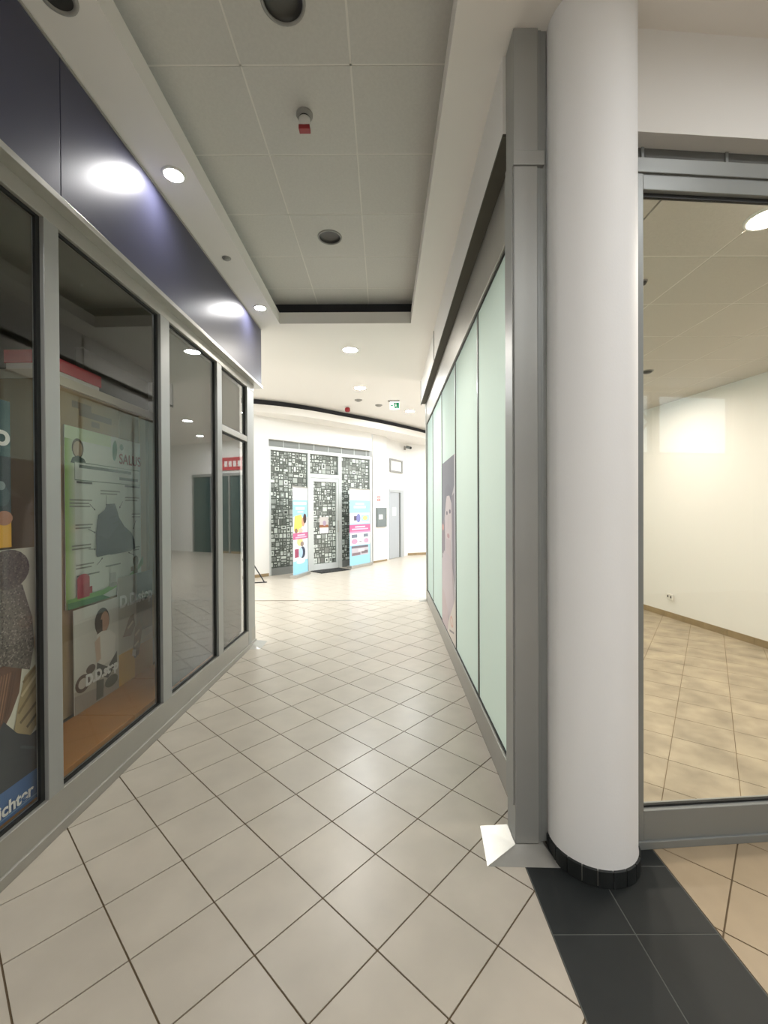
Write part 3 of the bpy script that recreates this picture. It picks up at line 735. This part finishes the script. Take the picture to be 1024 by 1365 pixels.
# ------------------------------------------------------------------ empty room behind the right glass
ROOM = [(.72, 2.04), (2.0, 2.12), (4.5, 2.2), (3.885, 7.18), (.78, 7.18)]
fr_ = struct('floor_room', MB().prism(ROOM, -.02, -.0015), M['room_grout'], 'stained beige tile floor of the empty right shop', 'floor')
tiles(fr_, (1.74, 2.661), .337, (.6, .8), (.8, -.6), [ROOM], .004, M['room_tile'], z=.001)
cr_ = struct('ceiling_room', MB().prism([(.74, 2.07), (1.1, 2.07), (4.6, 2.34), (4.6, 7.29), (.74, 7.29)], 3.053, 3.09), M['tbar'], 'suspended cream tile ceiling of the empty right shop', 'ceiling')
rtm = ctile_mesh(.6, None, 'ceiling_tile', M['room_ceil'])
for i in range(7): MB().box(.741 + .6 * i - .005, .741 + .6 * i + .005, 2.36, 7.28, 3.0312, 3.052).build('grid_bar', M['tbar'], cr_)
for j in range(9): MB().box(.78, 4.5, 2.573 + .6 * j - .005, 2.573 + .6 * j + .005, 3.0312, 3.0518).build('grid_bar', M['tbar'], cr_)
for i in range(7):
    for j in range(9):
        x = 1.041 + .6 * i; y = 2.273 + .6 * j
        if x > 4.4 and y > 3.2: continue
        if j == 0 or i == 0:
            cut = clip([(x - .2945, y - .2945), (x + .2945, y - .2945), (x + .2945, y + .2945), (x - .2945, y + .2945)], [(.78, 2.055), (1.1, 2.06), (4.6, 2.33), (4.6, 7.28), (.78, 7.28)])
            o = MB().prism([(a - x, b - y) for a, b in cut], 0, .02).build('ceiling_tile', M['room_ceil'], cr_)
        else: o = obj('ceiling_tile', rtm, None, cr_)
        o.location = (x, y, 3.03)
bb = thing('baseboard_right', 'brown tile skirting along the lit wall of the empty right shop', 'skirting', (rw1[0], rw1[1], 0), math.atan2(-(rw0[0] - rw1[0]), rw0[1] - rw1[1]), None, 'structure')
L = math.hypot(rw0[0] - rw1[0], rw0[1] - rw1[1])
n = int(L / .335)
sk = MB().box(0, .012, .002, .333, .002, .08).mesh('skirting_tile'); sk.materials.append(M['skirting'])
for i in range(n):
    o = obj('skirting_tile', sk, None, bb); o.location = (-.012, .335 * i, 0)
so = thing('wall_socket', 'white double power socket on the lit wall of the right shop', 'socket', (4.015 + .0, 6.1, .30), math.radians(180 - 7.26))
MB().box(0, .012, -.085, .085, -.04, .04).build('plate', M['white_plastic'], so, .004)
for yy in (-.04, .04):
    q = MB(); q.box(.012, .0135, yy - .016, yy + .016, -.016, .016); q.build('outlet', M['dark_metal'], so)

# ------------------------------------------------------------------ far shop
def packing(y0, y1, z0, z1):
    rects = []
    def split(a, b, c, d):
        wd, hg = b - a, d - c
        if (wd < .17 and hg < .17 and random.random() < .55) or max(wd, hg) < .085:
            rects.append((a, b, c, d)); return
        if wd > hg * random.uniform(.8, 1.25): m_ = a + wd * random.uniform(.35, .65); split(a, m_, c, d); split(m_, b, c, d)
        else: m_ = c + hg * random.uniform(.35, .65); split(a, b, c, m_); split(a, b, m_, d)
    split(y0, y1, z0, z1)
    return rects
def film_print(parent, y0, y1, z0, z1, x):
    q = MB()
    q.add([(x, y0, z0), (x, y1, z0), (x, y1, z1), (x, y0, z1)], [(0, 1, 2, 3)], False, (84, 86, 82))
    for a, b, c, d in packing(y0, y1, z0, z1):
        g = random.uniform(.008, .02); s = random.choice([110, 140, 170, 200, 228, 240, 244, 236, 160])
        if b - a < 2.5 * g or d - c < 2.5 * g: continue
        q.add([(x + .0006, a + g, c + g), (x + .0006, b - g, c + g), (x + .0006, b - g, d - g), (x + .0006, a + g, d - g)], [(0, 1, 2, 3)], False, (s, s, s - 3))
        if random.random() < .6:
            i1 = g + (b - a) * random.uniform(.15, .25); i2 = g + (d - c) * random.uniform(.15, .25); s2 = random.choice([60, 90, 130, 200, 236])
            if b - a > 2.3 * i1 and d - c > 2.3 * i2:
                q.add([(x + .0012, a + i1, c + i2), (x + .0012, b - i1, c + i2), (x + .0012, b - i1, d - i2), (x + .0012, a + i1, d - i2)], [(0, 1, 2, 3)], False, (s2, s2, s2))
    return q.build('patterned_film', M['film_print'], parent)
w4 = thing('window_4', 'far shop front with black and white picture-frame patterned film', 'shop window', (*FA, 0), FRZ, None, 'structure')
for a, b in ((-.03, .02), (1.045, 1.11), (2.0, 2.105), (3.11, 3.18)):
    MB().box(-.08, 0, a, b, 0, 3.02).build('post', M['alu_pale'], w4, .003)
MB().box(-.08, 0.004, -.03, 3.18, 2.945, 3.03).build('head_rail', M['alu_pale'], w4, .003)
MB().box(-.08, 0, 1.11, 2.0, 2.35, 2.45).build('transom', M['alu_pale'], w4, .003)
for a, b, z0, z1 in ((.02, 1.045, .17, 2.945), (2.105, 3.11, .17, 2.945), (1.11, 2.0, 2.45, 2.945)):
    MB().box(-.05, -.042, a, b, z0, z1).build('pane', M['glass'], w4)
    film_print(w4, a + .01, b - .01, z0 + .01, z1 - .01, -.055)
for a, b in ((.02, 1.045), (2.105, 3.11)):
    MB().box(-.08, 0, a, b, 0, .17).build('kick_panel', M['alu_grey'], w4, .003)
y = -.03
while y < 3.12:
    e = min(y + .44, 3.18)
    MB().box(-.13, -.10, y + .008, e - .008, 3.03, 3.20).build('vent_panel', M['vent_pale'], w4)
    MB().box(-.13, -.09, e - .008, e + .008, 3.03, 3.20).build('vent_divider', M['alu_pale'], w4); y = e
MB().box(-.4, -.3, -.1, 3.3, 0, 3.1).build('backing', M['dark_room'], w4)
d1 = thing('door_1', 'glazed door of the far shop with patterned film', 'door', frame_pt(FA, FRZ, 0, 1.11), FRZ, None, 'structure')
MB().box(-.07, -.01, .005, .105, .005, 2.345).build('stile', M['alu_pale'], d1, .003); MB().box(-.07, -.01, .825, .885, .005, 2.345).build('stile', M['alu_pale'], d1, .003)
MB().box(-.07, -.01, .105, .825, .005, .15).build('bottom_rail', M['alu_pale'], d1, .003); MB().box(-.07, -.01, .105, .825, 2.255, 2.345).build('top_rail', M['alu_pale'], d1, .003)
MB().box(-.05, -.042, .105, .825, .15, 2.255).build('pane', M['glass'], d1)
film_print(d1, .105, .825, .15, 2.255, -.055)
k = Ink(.30, .93, .28, .42, -.039); k.rect(0, 1, 0, 1, (196, 190, 186)); k.rect(0, 1, 0, .35, (236, 234, 232)); k.rect(0, 1, .35, .52, (150, 98, 70)); k.oval(.55, .62, .2, .16, (170, 150, 170)); k.build('notice', d1)
q = MB(); q.tube((.035, .85, .95), (.035, .85, 1.25), .012); q.tube((-.01, .85, .97), (.035, .85, .97), .008); q.tube((-.01, .85, 1.23), (.035, .85, 1.23), .008); q.build('handle', M['steel'], d1)
# pilaster, lift, high window
PZ = math.atan2(-.395, .55); PO = (-.31, 12.5)
pi_ = thing('pilaster', 'white square pillar between the far shop and the lift', 'pillar', (*PO, 0), PZ)
MB().box(-.3, 0, 0, .677, 0, 3.70).build('shaft', M['white'], pi_, .01)
MB().box(0, .008, .0, .677, 0, .05).build('skirting', M['skirting'], pi_)
fc = thing('fire_hose_cabinet', 'grey wall cabinet with a white label on the far pillar', 'cabinet', frame_pt(PO, PZ, .001, .365, 1.03), PZ)
MB().box(0, .05, -.24, .24, 0, .56).build('body', M['cabinet'], fc, .006); fdoor = MB().box(.05, .056, -.22, .22, .02, .54).build('door', M['cabinet'], fc, .003)
MB().box(.056, .058, -.17, .02, .22, .36).build('label_plate', M['paper'], fdoor); MB().box(.056, .075, .17, .19, .24, .32).build('handle', M['steel'], fdoor)
rs = thing('fire_sign', 'small red fire equipment sign on the far pillar', 'sign', frame_pt(PO, PZ, .001, .27, 1.78), PZ)
MB().box(0, .004, -.075, .075, 0, .155).build('plate', M['white_plastic'], rs)
k = Ink(-.07, .0, .14, .15, .0045); k.rect(0, 1, .0, .46, (214, 52, 52)); k.rect(.3, .7, .1, .36, (240, 236, 232)); k.rect(0, 1, .56, 1, (214, 52, 52)); k.rect(.15, .85, .68, .88, (240, 236, 232)); k.build('pictogram', rs)
EZ = math.atan2(-.64, 1.15); EO = (.10, 13.30)
d2 = thing('door_2', 'steel lift door with a paper notice at the end of the hall', 'lift door', frame_pt(EO, EZ, .0, .10), EZ, None, 'structure')
MB().box(.0, .03, .0, .63, .01, 2.07).build('door_panel', M['lift'], d2, .003)
MB().box(.0, .012, .63, .735, .0, 2.07).build('reveal', M['vent'], d2)
MB().box(.0, .05, .735, .95, .0, 2.07).build('jamb', M['lift_frame'], d2, .004)
MB().box(.0, .05, .0, .95, 2.07, 2.16).build('header', M['lift_frame'], d2, .004)
MB().box(.03, .032, .17, .42, 1.34, 1.6).build('notice', M['paper'], d2)
w5 = thing('window_5', 'small high window in the wall above the lift', 'window', frame_pt(EO, EZ, .001, .14, 2.70), EZ, None, 'structure')
q = MB(); q.box(0, .05, 0, .84, 0, .05); q.box(0, .05, 0, .84, .36, .41); q.box(0, .05, .78, .84, .05, .36); q.box(0, .05, 0, .04, .05, .36); q.build('frame', M['alu'], w5, .004)
MB().box(.012, .02, .04, .78, .05, .36).build('pane', M['paper'], w5)
cc = thing('security_camera', 'small dark surveillance camera high on the wall beside the lift', 'camera', frame_pt(EO, EZ, .001, 1.2, 3.55), EZ)
MB().box(0, .03, -.05, .05, -.06, .06).build('wall_plate', M['grey_plastic'], cc, .004)
q = MB(); q.tube((.03, 0, 0), (.16, -.03, .0), .015); q.build('arm', M['grey_plastic'], cc)
q = MB(); q.tube((.10, -.02, .03), (.30, -.16, -.03), .045, 14); q.build('housing', M['cabinet'], cc)
q = MB(); q.tube((.30, -.16, -.03), (.312, -.168, -.034), .035, 14); q.build('lens', M['black'], cc)
# far skirtings
sb = thing('baseboard_far', 'brown tile skirting under the far white wall', 'skirting', (*FA, 0), FRZ, None, 'structure')
for i in range(8): MB().box(0, .012, -.05 - .335 * (i + 1), -.052 - .335 * i, 0.001, .07).build('skirting_tile', M['skirting'], sb)
sb2 = thing('baseboard_end', 'brown tile skirting under the end wall right of the lift', 'skirting', (.76, 14.45, 0), math.atan2(-7.46, 2.95), None, 'structure')
for i in range(9): MB().box(0.002, .012, .03 + .335 * i, .36 + .335 * i, .001, .08).build('skirting_tile', M['skirting'], sb2)
# roll-up banners
def banner(label, p, q_, ht, draw):
    dx, dy = q_[0] - p[0], q_[1] - p[1]; L = math.hypot(dx, dy); rz = math.atan2(-dx, dy)
    t = thing('rollup_banner', label, 'banner', (p[0], p[1], 0), rz, 'roll-up banners before the far shop')
    MB().box(-.09, .07, 0, L, .0, .075).build('base', M['steel'], t, .01)
    sh = MB().box(-.008, -.004, .01, L - .01, .07, ht).build('sheet', M['paper'], t)
    MB().box(-.014, .002, .005, L - .005, ht - .01, ht + .02).build('top_bar', M['steel'], t, .003)
    q = MB(); q.tube((-.03, L / 2, .07), (-.03, L / 2, ht), .01); q.build('support_pole', M['dark_metal'], t)
    k = Ink(.012, .075, L - .024, ht - .09, -.0035); draw(k); k.build('printing', sh); return t
SKY = (156, 212, 240); PINK = (196, 104, 146)
def dr1(k):
    k.rect(0, 1, 0, 1, SKY); k.rect(0, 1, .86, 1, (240, 242, 242)); k.rect(.2, .8, .91, .94, (224, 214, 214)); k.rect(.05, .92, .805, .835, (226, 242, 250)); k.rect(.18, .8, .745, .775, (226, 242, 250)); k.rect(.3, .7, .71, .728, (216, 236, 248))
    k.rect(0, 1, .46, .66, (222, 234, 240)); k.poly([(.05, .5), (.1, .67), (.55, .69), (.72, .6), (.6, .54), (.3, .48)], (238, 226, 106)); k.oval(.68, .60, .12, .055, (216, 160, 130)); k.oval(.80, .64, .12, .06, (76, 56, 52)); k.oval(.2, .5, .1, .03, (140, 110, 90)); k.oval(.5, .5, .16, .03, (226, 188, 170))
    k.rect(0, 1, .28, .42, (228, 236, 240)); k.oval(.45, .37, .2, .05, (230, 214, 150)); k.oval(.6, .34, .12, .03, (150, 130, 120))
    k.rect(-.01, 1.01, .40, .475, PINK); k.rect(.28, .8, .44, .455, (234, 206, 222)); k.rect(.15, .9, .415, .43, (226, 186, 208))
    k.rect(0, 1, .15, .28, (232, 240, 244)); k.rect(.1, .36, .19, .29, (160, 70, 100)); k.oval(.62, .24, .2, .07, (58, 64, 84)); k.oval(.5, .24, .14, .06, (176, 206, 232)); k.rect(0, 1, 0, .13, SKY); k.oval(.5, .135, .3, .025, (226, 240, 250))
def dr2(k):
    k.rect(0, 1, 0, 1, SKY); k.rect(0, 1, .86, 1, (240, 242, 242)); k.rect(.16, .7, .915, .945, (222, 210, 214)); k.rect(.28, .7, .80, .825, (214, 238, 250)); k.rect(.2, .78, .755, .785, (222, 240, 250))
    k.rect(0, 1, .55, .69, (214, 228, 240)); k.rect(.2, .42, .59, .65, (92, 84, 100)); k.oval(.42, .62, .1, .06, (126, 128, 180)); k.rect(.55, .95, .58, .66, (160, 218, 206)); k.oval(.75, .62, .12, .03, (210, 226, 130)); k.oval(.1, .65, .1, .03, (230, 214, 220))
    k.rect(-.01, 1.01, .44, .535, PINK); k.rect(.25, .75, .495, .512, (236, 204, 222)); k.rect(.1, .9, .465, .482, (232, 192, 214)); k.rect(-.01, 1.01, .425, .445, (214, 150, 184))
    k.rect(.02, 1, .26, .42, (242, 244, 246)); k.rect(.08, .36, .36, .405, (116, 126, 140)); k.rect(.4, .6, .36, .405, (196, 226, 240)); k.rect(.66, .9, .36, .405, (120, 130, 142)); k.oval(.22, .31, .15, .035, (226, 150, 178)); k.oval(.8, .31, .13, .035, (230, 160, 184)); k.rect(.45, .58, .30, .315, (150, 140, 150))
    k.rect(.08, .9, .12, .25, (190, 184, 192)); k.rect(.08, .9, .22, .25, (110, 104, 112)); k.rect(.1, .5, .125, .16, (132, 116, 122)); k.rect(.55, .88, .14, .18, (120, 106, 112)); k.rect(.4, .7, .17, .205, (220, 214, 216))
banner('blue roll-up banner with a yellow picture left of the far shop door', (-2.04, 9.72), (-1.83, 10.44), 2.06, dr1)
banner('wider blue roll-up banner with pink band right of the far shop door', (-.90, 11.30), (-.385, 12.10), 2.08, dr2)
dm = thing('door_mat', 'black rubber mat before the far shop door', 'mat', frame_pt(FA, FRZ, .30, 1.50), FRZ)
MB().box(-.26, .26, -.45, .45, .001, .014).build('pad', M['mat_rubber'], dm, .004)
q = MB()
for i in range(9): q.box(-.23, .23, -.40 + .09 * i, -.36 + .09 * i, .014, .018)
q.build('ribs', M['black'], dm)
# leaning black stand leg at the end of the left shop window
st = thing('folding_sign_stand', 'thin black leg of a stand beyond the left shop window', 'stand', (-2.55, 9.23, 0), .3)
MB().tube((0, 0, .01), (-.36, .25, .62), .013).build('leg', M['black'], st)
MB().tube((-.72, 0, .01), (-.36, .25, .62), .013).build('leg', M['black'], st)
MB().tube((-.36, .5, .01), (-.36, .25, .62), .013).build('leg', M['black'], st)
MB().box(-.2, .05, -.03, .03, 0.001, .015).build('foot_plate', M['black'], st)

# hall shop seen only mirrored in the left window
WE = math.atan2(-7.46, 2.95)
w8 = thing('window_8', 'dark shop front of the hall mirrored in the end panes of the left window', 'shop window', (2.0, 14.95, 0), WE, None, 'structure')
for a, b in ((0, .06), (.85, .91), (1.7, 1.76), (2.6, 2.66)): MB().box(.005, .06, a, b, 0, 2.75).build('post', M['alu'], w8, .003)
MB().box(.005, .06, 0, 2.66, 2.75, 2.85).build('head_rail', M['alu'], w8)
for a, b in ((.06, .85), (.91, 1.7), (1.76, 2.6)): MB().box(.008, .02, a, b, .0, 2.75).build('pane', M['teal_dark'], w8)
rsn = thing('shop_sign', 'red sign board mirrored in the end pane of the left window', 'sign', (2.0, 14.96, 2.95), WE)
MB().box(.006, .06, .0, 1.3, 0, .45).build('board', M['red'], rsn, .004)
for i in range(5): MB().box(.06, .066, .15 + .2 * i, .28 + .2 * i, .12, .32).build('stroke', M['white_ink'], rsn)

# ------------------------------------------------------------------ ceiling fixtures
lens_mat = {}
def downlight(x, y, z, r, kind, label, group, lit=True):
    t = thing('downlight', label, 'downlight', (x, y, z), 0, group)
    q = MB(); q.lathe([(r + .018, 0), (r + .016, -.008), (r, -.010), (r, -.002)], 32); q.build('rim', M['white_plastic'], t)
    if lit:
        if kind not in lens_mat: lens_mat[kind] = emit_mat('glowing_lens_' + kind, TINT[kind], LAMP[kind])
        MB().disc(r, -.004, 32, up=False).build('lens', lens_mat[kind], t)
    else:
        q = MB(); q.lathe([(r, -.002), (r * .92, .05), (r * .55, .09), (.001, .1)], 32); q.build('reflector', M['dark_metal'], t)
    return t
GS = 'downlights in the left soffit'
downlight(-1.337, 2.80, SZ, .055, 'corridor', 'lit downlight over the navy fascia, nearer one, in the left soffit', GS)
downlight(-1.307, 4.644, SZ, .055, 'corridor', 'lit downlight near the far end of the navy fascia in the left soffit', GS)
for n_, (x, y) in enumerate(((-.47, 2.10), (-.47, 3.886))):
    t = thing('downlight', 'dark unlit round downlight in the recessed ceiling, ' + ('at the top picture edge' if n_ == 0 else 'smaller looking, beyond the hanging detector'), 'downlight', (x, 2.086 if n_ == 0 else y, CZ), 0, 'unlit downlights in the recess')
    q = MB(); q.lathe([(.108, 0), (.106, -.006), (.094, -.008), (.092, 0)], 32); q.build('rim', M['grey_plastic'], t)
    q = MB(); q.lathe([(.092, 0), (.090, .012), (.07, .018), (.03, .019), (.0008, .0195)], 32); q.build('reflector', M['dark_metal'], t)
t = thing('downlight', 'unlit dark downlight in the left soffit at the top picture edge', 'downlight', (-1.352, 1.83, SZ), 0, GS)
q = MB(); q.lathe([(.075, 0), (.073, -.008), (.055, -.010), (.055, -.003)], 32); q.build('rim', M['grey_plastic'], t)
MB().disc(.055, -.004, 32, up=False).build('reflector', M['dark_metal'], t)
downlight(-.444, 5.875, SZ, .095, 'corridor_far', 'lit round downlight just beyond the ceiling recess', 'downlights beyond the recess')
downlight(-.473, 8.804, 4.0, .11, 'hall', 'lit round downlight over the hall, second beyond the recess', 'downlights beyond the recess')
downlight(.66, 10.9, 4.0, .10, 'hall', 'lit round downlight right of the green exit sign', 'downlights beyond the recess')
for x, y in ((-2.3, 7.2), (-4.2, 7.0), (2.4, 9.3), (2.6, 11.8), (4.4, 9.3), (4.8, 12.0), (3.4, 14.2), (6.4, 11.0)):
    downlight(x, y, 4.0, .11, 'hall', 'lit round downlight of the hall outside the picture', 'hall downlights outside the picture')
for x, y in ((-1.35, .2), (-1.35, -1.5), (1.5, -.4), (3.6, 1.2), (1.0, -2.0), (5.0, .2), (1.8, -1.6), (1.95, .8)):  # unseen lamps added for fill, one of them close to the column
    downlight(x, y, SZ, .095, 'behind', 'added unseen downlight behind the camera', 'added downlights behind the camera')
RG = 'downlights of the right shop'
downlight(1.97, 2.23, 3.03, .085, 'room', 'lit downlight at the right picture edge inside the right shop', RG)
for x, y in ((1.62, 3.6), (3.3, 3.4), (1.62, 5.7), (3.12, 5.6)):
    downlight(x, y, 3.03, .09, 'room', 'lit round downlight of the right shop outside the picture', 'right shop downlights outside the picture')
def small_disc(name, label, cat, x, y, z, r, h, m, group=None):
    t = thing(name, label, cat, (x, y, z), 0, group)
    q = MB(); q.lathe([(r, 0), (r * .96, -h * .5), (r * .6, -h * .9), (.001, -h)], 24); q.build('cover', m, t)
    q = MB(); q.lathe([(r * 1.25, 0), (r * 1.2, -h * .25), (r, -h * .25)], 24); q.build('base', M['grey_plastic'], t)
small_disc('ceiling_sensor', 'small round sensor between the two lit downlights of the left soffit', 'sensor', -1.335, 3.73, SZ, .03, .02, M['grey_plastic'])
small_disc('ceiling_sensor', 'small grey sensor left of the exit sign on the hall ceiling', 'sensor', -.112, 10.27, 4.0, .07, .04, M['grey_plastic'])
small_disc('ceiling_sensor', 'small grey sensor below the second lit downlight on the hall ceiling', 'sensor', -.56, 9.77, 4.0, .07, .04, M['grey_plastic'])
small_disc('ceiling_sensor', 'dark spot fitting on the right shop ceiling at the door frame', 'sensor', 2.86, 4.72, 3.03, .05, .03, M['dark_metal'])
small_disc('ceiling_sensor', 'tiny dark fitting on the right shop ceiling close to the glass', 'sensor', 1.70, 2.85, 3.03, .022, .03, M['dark_metal'])
fd = thing('fire_detector', 'white hanging detector with a red end in the recessed ceiling', 'detector', (-.475, 2.68, CZ))
q = MB(); q.lathe([(.05, 0), (.05, -.012), (.034, -.02), (.001, -.02)], 24); q.build('base', M['grey_plastic'], fd)
q = MB(); q.lathe([(.030, -.02), (.030, -.028), (.001, -.028)], 24); q.build('neck', M['black'], fd)
q = MB(); q.lathe([(.027, -.028), (.034, -.03), (.034, -.07), (.02, -.078), (.001, -.078)], 24); q.build('body', M['white_plastic'], fd)
MB().box(-.034, .034, -.02, .02, -.104, -.076).build('red_end', M['red_plastic'], fd, .003)
al = thing('fire_alarm', 'small red alarm sounder under the curved edge of the hall ceiling', 'alarm', (-.86, 10.4, 4.0))
q = MB(); q.lathe([(.035, 0), (.035, -.03), (.001, -.03)], 20); q.build('base', M['white_plastic'], al)
q = MB(); q.lathe([(.05, -.03), (.062, -.05), (.062, -.11), (.04, -.13), (.001, -.13)], 20); q.build('body', M['red_plastic'], al)
ex = thing('exit_sign', 'glowing green and white exit sign hanging from the hall ceiling', 'exit sign', (.25, 9.85, 4.0), AR(-90))
MB().box(-.03, .03, -.15, .11, -.03, 0).build('bracket', M['grey_plastic'], ex, .003)
MB().box(-.012, .012, -.10, .11, -.20, -.03).build('panel', M['exit_white'], ex)
k = Ink(-.10, -.20, .21, .17, .0125)
k.rect(.40, .97, .1, .9, (20, 150, 110)); k.oval(.62, .76, .05, .07, (235, 245, 240)); k.poly([(.5, .6), (.68, .66), (.74, .5), (.6, .4)], (235, 245, 240)); k.poly([(.6, .42), (.72, .36), (.8, .18), (.74, .16), (.66, .3)], (235, 245, 240)); k.poly([(.6, .42), (.5, .2), (.44, .22), (.54, .44)], (235, 245, 240)); k.poly([(.05, .5), (.2, .75), (.2, .58), (.34, .58), (.34, .42), (.2, .42), (.2, .25)], (20, 150, 110))
k.build('pictogram', ex)
